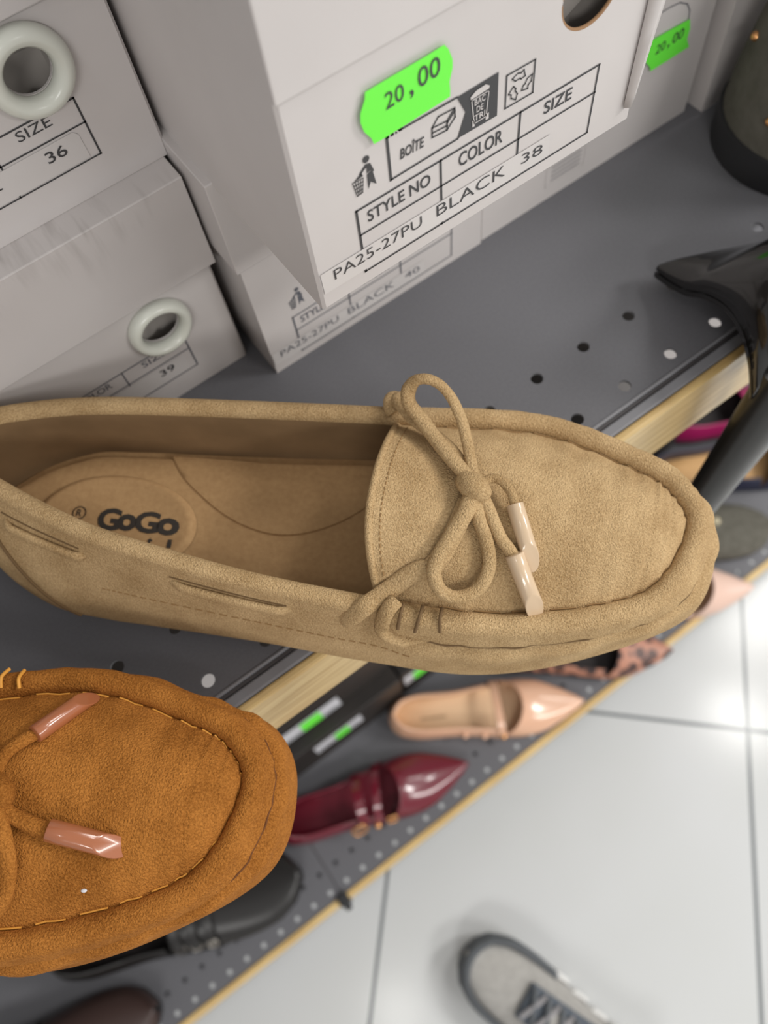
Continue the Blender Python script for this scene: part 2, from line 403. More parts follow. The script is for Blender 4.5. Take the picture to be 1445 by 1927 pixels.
def price_sticker(parent, quad, txt, y):
    """quad: outline in millimetres on the face"""
    bm = bmesh.new(); add_poly(bm, quad, face(y)); s = link_mesh('price_sticker', bm, M['green'], parent, smooth=False)
    s['label'] = 'bright green price sticker reading 20,00'
    bm = bmesh.new(); p = face(y-.0002)
    for body, u0, u1, v0, v1, rise in txt: add_text(bm, body, u0, u1, v0, v1, p, bold=0.0, rise=rise)
    link_mesh('price_print', bm, M['ink'], s, smooth=False)
def tidyman(bm, p, ox=14.3, oz=31.4, k=1.0):
    q = lambda u, v: p(ox+u*k, oz+v*k)
    add_poly(bm, [(4.9+1.0*math.cos(i*PI/6), 9.4+1.0*math.sin(i*PI/6)) for i in range(12)], q)
    add_poly(bm, [(2.4, 6.3), (4.6, 8.1), (5.9, 7.7), (6.8, 4.9), (6.2, 4.7), (5.7, 5.6), (4.6, 5.2), (4.8, 6.9), (4.2, 6.9), (2.7, 5.7)], q)
    add_poly(bm, [(4.6, 4.9), (5.8, 5.3), (6.4, 4.6), (7.0, .5), (5.4, 2.2), (4.5, .3)], q)
    add_poly(bm, [(1.3, 5.3), (3.0, 6.3), (3.5, 5.2), (.7, 4.9)], q)
    for i in range(5):
        add_line(bm, (.2+i*.8, 4.8-i*.05), (1.0+i*.42, .1+i*.05), .22, q)
    for i in range(5):
        w = i/4; add_line(bm, (.2+.8*w, 4.8-4.6*w), (3.4-.7*w, 4.6-4.2*w), .25, q)
def carton_print(parent, y, size_txt, ink, full=True):
    p = face(y)
    bm = bmesh.new()
    L = lambda a, b, w=.42: add_line(bm, a, b, w*1.45, p)
    L((14.3, 27.1), (96.4, 26.7)); L((14.5, 18.5), (96.4, 18.1), .38); L((14.3, 4.6), (96.0, 4.6), .38)
    L((14.3, 27.1), (14.3, 13.6), .5); L((14.3, 5.4), (14.3, 4.6), .5); L((96.4, 26.7), (96.0, 4.6), .38)
    L((41.5, 27.0), (41.4, 13.6), .45); L((68.5, 26.9), (68.4, 13.3), .45); L((41.4, 5.3), (41.4, 4.6), .45)
    add_text(bm, 'STYLE NO', 17.4, 38.0, 21.2, 25.1, p, bold=.012); add_text(bm, 'COLOR', 47.5, 62.6, 21.0, 25.5, p, bold=.012, rise=-.4); add_text(bm, 'SIZE', 77.1, 87.2, 21.2, 25.1, p, bold=.012, rise=-.3)
    link_mesh('size_table', bm, ink, parent, smooth=False); bm = bmesh.new()
    tidyman(bm, p); link_mesh('litter_pictogram', bm, ink, parent, smooth=False)
    if full:
        bm = bmesh.new()
        L((25.7, 44.5), (25.7, 30.4), .55); L((25.7, 30.4), (47.2, 30.6), .4); L((25.7, 43.4), (47.0, 42.9), .4)
        add_poly(bm, [(25.5, 44.9), (30.4, 44.9), (30.4, 42.9), (25.5, 42.9)], p)
        add_text(bm, 'BOÎTE', 29.0, 36.3, 34.7, 38.6, p, bold=.02, slant=.12, rise=-.3)
        add_poly(bm, [(47.0, 42.9), (60.1, 43.1), (60.2, 30.4), (47.1, 30.7), (49.7, 37.2)], p)
        for a, b in (((39.1, 35.9), (39.2, 38.4)), ((39.2, 38.4), (43.9, 37.9)), ((43.9, 37.9), (43.8, 35.2)), ((43.8, 35.2), (39.1, 35.6)), ((39.2, 38.4), (41.2, 40.6)), ((41.2, 40.6), (46.3, 40.3)), ((46.3, 40.3), (43.9, 37.9)), ((46.3, 40.3), (46.4, 37.6)), ((46.4, 37.6), (43.8, 35.2)), ((43.9, 37.2), (46.4, 39.5)), ((39.2, 36.9), (43.9, 36.5))): L(a, b, .3)
        link_mesh('sorting_pictogram', bm, ink, parent, smooth=False); bm = bmesh.new()
        # recycling square with three bent arrows
        add_frame(bm, [(62.9, 40.6), (62.9, 31.0), (72.3, 30.8), (72.2, 40.4)], .45, p)
        for k in range(3):
            a0 = PI/2 + k*2*PI/3
            def rp(r, a): return (67.6+r*math.cos(a), 35.7+r*.98*math.sin(a))
            arrow = [rp(4.1, a0+.75), rp(2.5, a0+.75), rp(1.9, a0+.1), rp(1.5, a0-.15), rp(2.3, a0-.75), rp(3.9, a0-.25), rp(3.3, a0-.02), rp(3.9, a0+.25)]
            add_frame(bm, arrow, .36, p)
        link_mesh('recycling_mark', bm, ink, parent, smooth=False)
        q = face(y-.0002)
        bm = bmesh.new()
        add_text(bm, 'FR', 26.3, 29.3, 43.1, 44.8, q, bold=.01); link_mesh('country_code', bm, M['card'], parent, smooth=False); bm = bmesh.new()
        add_poly(bm, [(51.2, 40.0), (57.0, 40.3), (57.2, 41.0), (55.9, 42.0), (52.9, 41.8), (51.1, 40.8)], q)
        add_frame(bm, [(51.5, 39.6), (52.4, 32.4), (56.3, 32.5), (57.0, 39.7)], .28, q)
        add_poly(bm, [(51.8, 33.6), (52.6, 33.6), (52.6, 31.6), (51.8, 31.6)], q); add_poly(bm, [(56.2, 33.2), (57.2, 33.2), (57.2, 31.4), (56.2, 31.4)], q)
        for s, v in (('BAC', 37.6), ('DE', 35.3), ('TRI', 33.0)):
            w = 1.75 if s != 'DE' else 1.1; add_text(bm, s, 54.2-w, 54.2+w, v, v+1.75, q, bold=.01)
        tag(link_mesh('sorting_lettering', bm, M['card'], parent, smooth=False), 'white lettering on the dark patch')
    # the clear size strip over the table
    bm = bmesh.new(); add_poly(bm, [(.3, 13.5), (80.4, 13.0), (80.9, 5.3), (.4, 5.6)], face(y-.0001)); s = link_mesh('size_strip', bm, M['strip'], parent, smooth=False)
    bm = bmesh.new(); q = face(y-.0003)
    add_text(bm, 'PA25-27PU', 4.3, 34.2, 8.9, 12.6, q, bold=-.008); add_text(bm, 'BLACK', 39.4, 64.0, 8.7, 12.7, q, bold=-.008, rise=-.3)
    if size_txt: add_text(bm, size_txt, 70.0, 77.9, 8.6, 12.0, q, bold=-.008, rise=-.6)
    link_mesh('size_print', bm, M['ink'] if full else ink, s, smooth=False)

# bottom box of the middle stack, the big box leaning out on top of it
b40 = shoe_box('white shoe box reading size 40, lowest of the middle stack', (.0569, .2035, ZU), .1131, .1072, .066)
carton_print(b40, -.0002, '40', M['ink_light'], full=False)
b38 = shoe_box('white shoe box size 38 with large green price sticker, jutting out on top', (.0588, .1376, ZU+.1075), .1131, .1069, .0668, hole=(.0895, .0505, .0098), lid_over=.0012)
carton_print(b38, -.0002, '38', M['ink'])
price_sticker(b38, [(20.7, 58.9), (24, 59.0), (38, 59.1), (42.8, 59.3), (44.0, 57.6), (45.1, 54.6), (45.1, 52.4), (44.1, 49.2), (44.3, 47.0), (44.2, 45.2), (36, 44.9), (24, 44.5), (21.4, 44.6), (20.9, 46.5), (19.2, 49.2), (18.5, 52.2), (18.8, 54.4), (20.4, 57.2)],
    [('20', 25.6, 30.9, 51.6, 55.9, .3), (',', 32.5, 33.6, 50.9, 53.0, 0), ('00', 35.0, 41.4, 52.2, 57.2, .6)], -.0011)
rim = [Vector((.0895+.0098*math.cos(2*PI*k/48), .0005, .0505+.0098*math.sin(2*PI*k/48))) for k in range(49)]
tag(tube_obj('hole_rim', rim, .00055, M['kraft'], b38, 8), 'brown cut cardboard edge of the finger hole')
# torn edge flap that bows out along the right side of the big box
rings = []
for k in range(13):
    w = k/12; z = .006+.060*w; x = .1131+.0022*math.sin(w*2.2)+.0055*w**1.5; rings.append([(.1095+.002*w, -.0008, z), ((.1095+x)/2, -.0022-.001*w, z), (x, -.0012, z), (x+.0012, .003, z), (x-.001, .009, z), (.112, .016, z)])
bm = bmesh.new(); loft(bm, rings, closed_u=False); solidify(link_mesh('side_flap', bm, M['card'], b38), .0006)

# left stack: box 39 below, box 36 on its lid
def left_print(parent, x_right, size_txt, letter, ink):
    p = face(-.0002); bm = bmesh.new(); L = lambda a, b, w=.42: add_line(bm, a, b, w*1.35, p)
    x = x_right; L((x-82, 32.2), (x, 32.2)); L((x-82, 24.2), (x, 24.0), .38); L((x-82, 12.3), (x, 12.3), .38); L((x, 32.2), (x, 12.3), .45)
    L((x-28.6, 24.2), (x-28.6, 12.3), .38); L((x-28.6, 32.2), (x-28.6, 24.2), .38)
    add_text(bm, 'SIZE', x-20.2, x-9.0, 27.9, 31.2, p); add_text(bm, 'COLOR', x-50, x-34.5, 27.9, 31.2, p); add_text(bm, 'STYLE NO', x-79, x-59, 27.9, 31.2, p)
    link_mesh('size_table', bm, ink, parent, smooth=False)
    bm = bmesh.new(); add_poly(bm, [(x-80, 22.8), (x-5.0, 23.0), (x-3.6, 21.6), (x-3.4, 13.2), (x-80, 13.0)], face(-.0003)); s = link_mesh('size_strip', bm, M['strip'], parent, smooth=False)
    bm = bmesh.new(); q = face(-.0005); add_text(bm, size_txt, x-15.8, x-9.0, 17.6, 21.4, q, bold=.005)
    if letter: add_text(bm, letter, x-34.6, x-31.6, 17.8, 21.4, q)
    link_mesh('size_print', bm, M['ink'], s, smooth=False)
W = .118
b39 = shoe_box('white shoe box size 39 with ring hole, right behind the tan loafer', (.0509-W, .2208, ZU), W, .1010, .0600, hole=(.0237+W-.0509, .0445, .0082), ring=(.0237+W-.0509, .0445, .0080, .0130), lid_over=.0028)
for c in b39.children:
    if c.name.startswith('lid'): c.data.materials[0] = M['scuffed']
left_print(b39, (.0301+W-.0509)*1000, '39', None, M['ink_light'])
b36 = shoe_box('white shoe box size 36 with ring hole, top of the left stack', (.0549-W, .2298, ZU+.1012), W, .1010, .0605, hole=(.0270+W-.0549, .0455, .0072), ring=(.0270+W-.0549, .0455, .0070, .0131), lid_over=.0028)
left_print(b36, (.0351+W-.0549)*1000, '36', 'L', M['ink'])
# the box right of the big one and the next one, half hidden by the grey clog
br = shoe_box('white shoe box right of the size 38 box, small green sticker near its right edge', (.1712, .2045, ZU), .1262, .135, .090)
bm = bmesh.new(); p = face(-.0002)
add_poly(bm, [(77, 50), (77, 66), (96, 66), (101.5, 65.4), (106.5, 62.5), (109.2, 58.5), (110.2, 50)], p)
link_mesh('paper_patch', bm, M['strip'], br, smooth=False); bm = bmesh.new()
add_frame(bm, [(37, 20), (60, 20), (60, 8), (37, 8)], .4, p); link_mesh('small_print', bm, M['strip'], br, smooth=False)
bm = bmesh.new(); p = face(-.0004); add_line(bm, (110.2, 52), (109.2, 58.5), .5, p); add_line(bm, (109.2, 58.5), (106.5, 62.5), .5, p); add_line(bm, (106.5, 62.5), (101.5, 65.4), .5, p); add_line(bm, (101.5, 65.4), (96, 66), .45, p); add_line(bm, (96, 66), (77, 66), .35, p)
link_mesh('patch_outline', bm, M['ink_light'], br, smooth=False); bm = bmesh.new()
for k in range(4): add_line(bm, (40, 17.8-k*2.4), (57, 17.8-k*2.4), .35, p)
link_mesh('small_print', bm, M['ink_light'], br, smooth=False)
price_sticker(br, [(87.2, 55.9), (98, 55.5), (109.8, 54.9), (111.8, 49.5), (111.6, 45), (114.5, 40.0), (103, 39.8), (91.8, 39.7), (91.0, 42.0), (86.6, 47), (85.6, 51.2), (86.3, 53)], [('20', 92.2, 97.5, 47.2, 51.6, .2), (',', 99.1, 100.2, 46.4, 48.6, 0), ('00', 101.6, 107.8, 47.4, 52.3, .3)], -.0011)
bx = shoe_box('rightmost white shoe box, partly hidden behind the grey studded clog', (.3030, .1985, ZU), .126, .135, .090)

# ------------------------------------------------------------------ the suede loafers (local frame: x heel to toe, y towards the far side, z up)
BULGE = [(-.016,-.0125,.024),(.0008,-.0354,.020),(.0237,-.0480,.017),(.0445,-.0509,.014),(.0649,-.0520,.013),(.1054,-.0547,.013),(.1426,-.0583,.013),(.1817,-.0597,.013),(.2185,-.0508,.013),(.2532,-.0330,.014),
         (.2618,-.0075,.016),(.2540,.0112,.015),(.2335,.0205,.013),(.2000,.0300,.013),(.1500,.0285,.013),(.1050,.0255,.013),(.0649,.0235,.013),(.0445,.0225,.014),(.0237,.0200,.017),(.0008,.0085,.020)]
CREST = [(-.0045,-.0060,.0655),(.0055,-.0150,.0640),(.0203,-.0221,.0620),(.0405,-.0300,.0600),(.0594,-.0355,.0580),(.1035,-.0436,.0530),(.1435,-.0478,.0490),(.1820,-.0503,.0450),(.2200,-.0432,.0410),(.2405,-.0318,.0385),
         (.2515,-.0085,.0370),(.2460,.0060,.0382),(.2325,.0142,.0402),(.1975,.0255,.0425),(.1470,.0215,.0500),(.1020,.0200,.0525),(.0640,.0175,.0560),(.0405,.0150,.0585),(.0225,.0110,.0610),(.0065,.0045,.0640)]
def front_w(t):                                  # 1 along the moccasin seam, 0 along the collar
    a = min(max((t-6.0)/.5, 0), 1); b = min(max((14.1-t)/.5, 0), 1); w = a*b
    return w*w*(3-2*w)
def ring_frame(t):
    c = Vector(at_ring(CREST, t)); d = Vector(at_ring(CREST, t+.02))-Vector(at_ring(CREST, t-.02))
    n = Vector((-d.y, d.x, 0)).normalized()
    if n.dot(Vector(at_ring(BULGE, t))-c) < 0: n = -n
    return Vector(at_ring(BULGE, t)), c, n
def roll_r(t):
    w = front_w(t)
    return .0034+.0007*w + w*.00022*math.sin((t-T_NEAR-.5)*2*PI/.31+.6)+w*.00012*math.sin(t*31+1)
def wall(t, v):
    """outer side wall, v = 0 at the widest line near the sole, 1 at the start of the rolled edge"""
    b, c, n = ring_frame(t); r = roll_r(t); o = c-Vector((0, 0, r))+n*r
    w = front_w(t); f = v**1.7
    p = Vector((b.x+(o.x-b.x)*f, b.y+(o.y-b.y)*f, b.z+(o.z-b.z)*v))
    if w > 0:
        g = math.exp(-((v-.73)/.055)**2); p -= n*(.0021*w*g)
        p += n*(.0011*w*math.exp(-((v-.55)/.16)**2)*(1+.5*math.sin(t*9.1)))
        p -= n*(.0005*w*math.exp(-((v-.40+.06*math.sin(t*3))/.10)**2)*max(0, math.sin(t*13.0+1.1)))
    return p
def floor_z(s):                                   # height of the footbed along the shoe
    return .0235-.0085*min(max((s-.03)/.13, 0), 1)
NT = 240
def section(t):
    b, c, n = ring_frame(t); r = roll_r(t); cc = c-Vector((0, 0, r)); P = []
    P.append(b-n*.0045+Vector((0, 0, -(b.z-.006)))); P.append(b-n*.0018+Vector((0, 0, -(b.z-.006)*.6)))
    for k in range(25): P.append(wall(t, k/24))
    for k in range(1, 10):
        a = PI*k/9; P.append(cc+n*(r*math.cos(a))+Vector((0, 0, r*math.sin(a))))
    i0 = P[-1]; fz = floor_z(b.x); low = b-n*.0075; low.z = fz-.003
    for k in range(1, 7):
        v = k/6; f = v**.75; P.append(Vector((i0.x+(low.x-i0.x)*f, i0.y+(low.y-i0.y)*f, i0.z+(low.z-i0.z)*v)))
    return P
T_NEAR, T_FAR = 6.12, 13.98
def seam_pt(t):
    b, c, n = ring_frame(t); r = roll_r(t)
    return c-n*(r*.92)-Vector((0, 0, r*.95))
def vamp_pt(u, w):
    """u -1 near seam .. 1 far seam, w 0 throat .. 1 toe"""
    tn = T_NEAR+(10-T_NEAR)*w; tf = T_FAR+(10-T_FAR)*w
    a, b = seam_pt(tn), seam_pt(tf); m = (u+1)/2
    p = a.lerp(b, m)
    p.z += .0165*(1-w)**.9*(1-abs(u)**2.3) + .0022*(1-abs(u)**4)*min(1, 6*(1-w))
    fade = max(0, 1-w*3.2)                        # the throat line bows towards the heel
    p.x += -(.0035*(1-u*u) - .0016*u*(1-u*u)*2)*fade
    return p
def footbed_outline(inset, n=120):
    out = []
    for k in range(n):
        b, c, m = ring_frame(20*k/n); q = b-m*(.0068+inset); out.append(Vector((q.x, q.y, 0)))
    return out
def loafer(mats, thread, label, loc, rz, group):
    suede, aglet = mats
    t = thing('suede_loafer', label, 'shoe', loc, rz, group)
    rings = [section(20*k/NT) for k in range(NT)]
    bm = bmesh.new(); loft(bm, rings+[rings[0]], closed_u=False); bmesh.ops.remove_doubles(bm, verts=bm.verts[:], dist=1e-6)
    for f in bm.faces:                            # lining below the rolled edge, inside
        pass
    up = link_mesh('upper', bm, [suede, M['lining']], t)
    nsec = len(rings[0])
    for p in up.data.polygons:
        c = p.center; tt, best = None, None
    # lining faces: the last six strips of every section
    per = nsec-1
    for i, p in enumerate(up.data.polygons):
        if i % per >= nsec-7: p.material_index = 1
    # sole with a low heel block
    bm = bmesh.new(); out = [ring_frame(20*k/100) for k in range(100)]
    def so(inset, z): return [Vector((b.x, b.y, 0))-n*inset+Vector((0, 0, z)) for b, c, n in out]
    loft(bm, [so(.006, .009), so(.0042, .0085), so(.0042, .0045), so(.0052, .0040)], True, True, True); sole = link_mesh('sole', bm, M['rubber'], t)
    bm = bmesh.new(); hb = [p for p in spline([(-.010,-.0125,0),(.002,-.030,0),(.022,-.042,0),(.055,-.045,0),(.060,-.014,0),(.055,.016,0),(.022,.014,0),(.002,.004,0)], 8, True)]
    loft(bm, [[p+Vector((0, 0, z)) for p in hb] for z in (.0062, .0005, 0)], True, True, True); link_mesh('heel', bm, M['rubber'], sole)
    # footbed: base, padded upper sheet, oval heel pad, arch pad
    def bed(inset, dz):
        rows = []; n = 44
        for j in range(n+1):
            tn = 10*(j+.15)/(n+.3); tf = 20-tn
            pn, pf = [Vector((b.x, b.y, 0))-m*(.0068+inset) for b, c, m in (ring_frame(tn), ring_frame(tf))]
            row = []
            for u, e in ((0, -.0022), (0, -.0005), (.02, 0), (.12, -.0002), (.25, -.0003), (.5, -.0005), (.75, -.0003), (.88, -.0002), (.98, 0), (1, -.0005), (1, -.0022)):
                q = pn.lerp(pf, u); q.z = floor_z(q.x)+dz+e; row.append(q)
            rows.append(row)
        return rows
    bm = bmesh.new(); loft(bm, bed(0, -.0012), closed_u=False); base = link_mesh('insole', bm, M['insole'], t)
    bm = bmesh.new(); loft(bm, bed(.0045, .0016), closed_u=False); link_mesh('insole_pad', bm, M['insole'], base)
    bm = bmesh.new(); rg = []
    for s, e in ((1.08, .0002), (1.03, .0012), (.97, .0014), (.90, .0007), (.5, .0006), (.05, .0006)):
        rg.append([Vector((.0432+.0290*s*math.cos(2*PI*k/64), -.0172+.0185*s*math.sin(2*PI*k/64), 0)) for k in range(64)])
        for q in rg[-1]: q.z = floor_z(q.x)+.0016+e
    loft(bm, rg, True, False, True); link_mesh('heel_pad', bm, M['insole'], base)
    return t, up
def print_insole(t):
    base = [c for c in t.children if c.name.startswith('insole')][0]
    bm = bmesh.new(); p = lambda u, v: Vector((u, v, floor_z(u)+.0025))
    def rot(u, v, a=math.radians(0), c=(.052, -.017)):
        return p(c[0]+(u-c[0])*math.cos(a)-(v-c[1])*math.sin(a), c[1]+(u-c[0])*math.sin(a)+(v-c[1])*math.cos(a))
    return base, bm, rot
def finish_loafer(t, up, mats, thread, seam_mat, row_mat):
    suede, aglet = mats
    # vamp plug
    bm = bmesh.new(); nu, nw = 40, 60; grid = []
    for j in range(nw+1):
        w = .985*j/nw; grid.append([vamp_pt(-1+2*i/nu, w) for i in range(nu+1)])
    loft(bm, grid, closed_u=False)
    va = link_mesh('vamp', bm, suede, t); 
    bm = bmesh.new(); tz = [vamp_pt(-1+2*i/40, 0.0)+Vector((.0003, 0, -.0008)) for i in range(41)]; add_tube(bm, tz, .0013, 8); link_mesh('throat_edge', bm, suede, va)
    bm = bmesh.new(); inn = [[vamp_pt(-1+2*i/nu, .5*j/12)+Vector((.0005, 0, -.0022)) for i in range(nu+1)] for j in range(13)]; loft(bm, inn, closed_u=False); link_mesh('vamp_lining', bm, M['lining'], va)
    # stitching: thread bridges in the seam groove and along the throat
    bm = bmesh.new(); tt = T_NEAR+.5
    while tt < T_FAR-.25:
        pts = [seam_pt(tt+d)*1.0 + Vector((0, 0, .0010)) for d in (0, .07, .14, .21)]
        b, c, n = ring_frame(tt); pts = [q-n*.0006 for q in pts]
        add_tube(bm, pts, .00030, 6); tt += .31
    for k in range(34):
        u = -.93+1.86*k/34
        add_tube(bm, [vamp_pt(u, .022)+Vector((0, 0, .0001)), vamp_pt(u+.03, .022)+Vector((0, 0, .0001))], .00022, 5)
    link_mesh('stitching', bm, thread, va)
    # second row of stitches under the rolled seam, quarter line along the side, heel counter seam
    bm = bmesh.new(); tt = 6.5
    while tt < 13.6:
        add_tube(bm, [wall(tt, .73)+ring_frame(tt)[2]*.0001, wall(tt+.07, .73)+ring_frame(tt+.07)[2]*.0001], .0003, 5); tt += .13
    tt = 3.5
    while tt < 6.4:
        v = .56-.05*(tt-2.2)/4; b, c, n = ring_frame(tt); add_tube(bm, [wall(tt, v)+n*.0001, wall(tt+.06, v)+n*.0001], .00025, 5); tt += .095
    link_mesh('side_stitching', bm, row_mat, up)
    bm = bmesh.new(); pts = []
    for k in range(140):
        q = 6.45+(13.6-6.45)*k/139; pts.append(wall(q, .73+.012*math.sin(q*11))+ring_frame(q)[2]*.0003)
    add_tube(bm, pts, .00055, 6); link_mesh('crease_shade', bm, seam_mat, up)  # dark cord laid in the wall crease, its colour standing in for the shade
    for ta, tb in ((1.55, 2.55), (18.45, 17.45)):
        bm = bmesh.new(); pts = []
        for k in range(20):
            w = k/19; q = ta+(tb-ta)*w**1.4; v = .78*(1-w); b, c, n = ring_frame(q); pts.append(wall(q, max(v, .0))+n*.0002)
        add_tube(bm, pts, .0007, 6); link_mesh('counter_seam', bm, seam_mat, up)
    return va
def side_lace(up, suede, seam_mat, ta, tb, v0=.85, v1=.86, side=1):
    """a flat strip of lace threaded through the collar, showing between two slits"""
    pts, rad = [], []
    for k in range(24):
        w = k/23; q = ta+(tb-ta)*w; b, c, n = ring_frame(q); e = min(w, 1-w)
        pts.append(wall(q, v0+(v1-v0)*w)-n*(.0022*max(0, 1-e*9)-.0010)); rad.append(.0021*min(1, .55+e*7))
    nrm = ring_frame((ta+tb)/2)[2]
    slit = [wall(ta+(tb-ta)*(.04+.92*k/16), v0+.075)+ring_frame(ta+(tb-ta)*(.04+.92*k/16))[2]*.0001 for k in range(17)]
    tube_obj('collar_slit', slit, .00030, seam_mat, up, 6)
    return tube_obj('collar_lace', pts, rad, suede, up, 10, .62, (nrm+Vector((0, 0, .35))).normalized())
TAN = (M['tan'], M['aglet_tan']); ORA = (M['orange'], M['aglet_orange'])
TAN_RZ = math.radians(-41.76); ORA_RZ = math.radians(-34.0)
tan_shoe, tan_up = loafer(TAN, M['tan_dark'], 'tan suede loafer with bow, centre of the photo, its toe past the shelf edge', (-.0534, .2105, ZU), TAN_RZ, None)
ora_shoe, ora_up = loafer(ORA, M['orange_thread'], 'orange-brown suede loafer with brown lace tips at the lower left', (-.2411, .2039, ZU), ORA_RZ, None)
tan_vamp = finish_loafer(tan_shoe, tan_up, TAN, M['tan_dark'], M['tan_seam'], M['tan_dark'])
ora_vamp = finish_loafer(ora_shoe, ora_up, ORA, M['orange_thread'], M['orange_seam'], M['orange_row'])
for q in ((1.9, 3.55), (4.45, 5.42)): side_lace(tan_up, TAN[0], M['tan_seam'], *q)
for q in ((18.1, 16.9), (16.0, 14.7)): side_lace(tan_up, TAN[0], M['tan_seam'], *q)
for q in ((1.9, 3.55), (4.45, 5.42), (18.1, 16.9), (16.0, 14.7)): side_lace(ora_up, ORA[0], M['orange_seam'], *q)

# ------------------------------------------------------------------ laces, bow, lace tips and wraps (millimetres in the shoe's own frame)
mm = lambda l: [Vector((x/1000, y/1000, z/1000)) for x, y, z in l]
def lace_part(name, pts, r, m, parent, per=6, flat=.8, up=Vector((0, 0, 1)), taper=None, seg=12):
    P = spline(mm(pts), per); n = len(P)
    rad = [r*(taper(i/(n-1)) if taper else 1) for i in range(n)]
    return tube_obj(name, P, rad, m, parent, seg, flat, up)
def lace_tip(pts, r, m, parent):
    P = mm(pts); a, b = P[0], P[-1]; d = (b-a).normalized(); bm = bmesh.new()
    rings = [a, a+d*.0003, a.lerp(b, .3), b]; rad = [r*.93, r, r, r]
    add_tube(bm, rings, rad, 20, 1.0, Vector((0, 0, 1)), True, 1.7)
    o = link_mesh('lace_tip', bm, m, parent, smooth=True); return bevel(o, .00025, 2, 50)
def knot(pts, r, m, parent):
    P = spline(mm(pts), 6); n = len(P); bm = bmesh.new()
    add_tube(bm, P, [r*(.55+.5*math.sin(PI*min(max((i+.6)/(n+.2), 0), 1))) for i in range(n)], 14, .95)
    return link_mesh('bow_knot', bm, m, parent)
S, A = TAN
bow = knot([(172.4, -8.3, 61.0), (174.2, -10.0, 61.9), (176.8, -12.0, 62.2), (179.0, -13.0, 61.2), (180.6, -13.2, 59.8)], .0042, S, tan_shoe)
lace_part('bow_loop', [(176.5, -10.4, 61.6), (172.2, -5.7, 62.1), (168.0, -0.9, 61.8), (162.2, 6.9, 60.4), (157.2, 13.6, 60.6), (153.4, 17.8, 62.0), (153.0, 21.5, 64.0), (155.2, 24.0, 66.0), (158.9, 24.3, 67.0), (163.4, 22.9, 66.0), (167.5, 19.1, 64.0), (170.7, 13.1, 62.5), (172.5, 8.0, 61.6), (174.1, 2.0, 61.0), (175.6, -4.6, 61.4), (177, -9, 61.4)], .0023, S, bow, flat=.7, taper=lambda w: 1.2 if w < .3 else 1.2-.33*min(1, (w-.3)*3), up=Vector((.3, .35, 1)).normalized())
lace_part('bow_loop', [(176.6, -12.6, 61.4), (176.1, -14.6, 61.4), (174.8, -19.1, 61.0), (172.5, -24.2, 60.2), (169.7, -29.4, 59.2), (167.1, -34.2, 57.8), (166.0, -38.9, 56.3), (167.5, -42.8, 54.4), (170.7, -44.6, 52.4), (174.3, -44.6, 51.4), (178.8, -42.5, 51.3), (181.7, -38.9, 52.7), (182.8, -34.4, 54.1), (182.2, -30.0, 56.0), (180.8, -25.8, 57.4), (179.1, -22.0, 58.6), (177.9, -17.9, 59.8), (177.4, -14, 60.6)], .0025, S, bow, flat=.75, taper=lambda w: 1.25-.38*min(1, w*2.2))
lace_part('bow_tail', [(177.5, -11.5, 60.6), (178.8, -10.2, 60.6), (181.5, -7.7, 60.4), (184.5, -8.0, 60.6), (186.9, -10.0, 60.2), (188.7, -12.8, 59.9), (190.0, -16.2, 58.4)], .0016, S, bow)
lace_part('bow_tail', [(178.5, -12.8, 60.3), (179.8, -14.6, 60.3), (181.9, -18.2, 58.7), (183.6, -21.8, 57.6), (185.8, -25.9, 56.2), (188.5, -28.7, 54.6), (191.3, -32, 52.8)], .0021, S, bow)
lace_tip([(189.6, -14.9, 58.0), (195.5, -30.6, 52.8)], .0028, A, bow)
lace_tip([(190.2, -30.2, 54.2), (197.8, -44.2, 44.9)], .0030, A, bow)
lace_part('side_lace', [(136.5, -52.6, 40.5), (138.5, -52.3, 43.2), (141.1, -51.6, 46.3), (144.8, -49.4, 49.4), (148.8, -46.1, 49.6), (153.3, -42.6, 50.6), (157.4, -39.7, 52.6), (161.5, -37.7, 54.1), (164.1, -37.3, 54.1), (167.8, -33.1, 56.0), (171.4, -25.6, 58.0), (174.9, -15.9, 59.6)], .0031, S, tan_vamp, flat=.45, taper=lambda w: min(1, .35+w*8), up=Vector((0, -.45, 1)).normalized())
lace_part('side_lace', [(148.9, 28.0, 50.0), (148.7, 26.8, 52.2), (148.3, 24.0, 53.6), (151.0, 19.8, 54.6), (154.2, 16.1, 55.2), (157.5, 13.0, 56.0), (162.5, 8.7, 58.0), (168.6, 2.4, 59.6), (174.3, -5.5, 60.2)], .0022, S, tan_vamp, flat=.6, up=Vector((0, .3, 1)).normalized())
lace_part('lace_fold', [(150.2, 27.6, 47.0), (146.9, 27.4, 50.2), (145.6, 25.2, 52.0), (145.8, 22.2, 51.6), (147.2, 20.2, 51.0)], .0024, S, tan_vamp, flat=.7)
# whipped lace over the rolled seam on the near side
lace_part('lace_wrap', [(154.6, -46.8, 50.2), (152.6, -49.6, 50.2), (150.9, -52.4, 47.5), (150.4, -54.2, 42.6), (152.8, -55.2, 38.5), (157.0, -55.6, 36.6), (162.1, -55.0, 36.4), (168, -54.4, 36.2)], .0026, S, tan_vamp, flat=.65, taper=lambda w: min(1.0, (1.02-w)*3))
for a, b, c in (((156.9, -47.6, 48.8), (156.3, -50.6, 48.9), (155.2, -54.0, 43.0)), ((162.9, -47.2, 47.9), (162.2, -51.0, 48.2), (160.8, -54.6, 43.0)), ((169.0, -47.0, 47.0), (168.6, -50.8, 47.6), (168.8, -54.3, 43.8))):
    lace_part('whip_stitch', [a, b, c], .00055, M['tan_seam'], tan_vamp, flat=1.0)
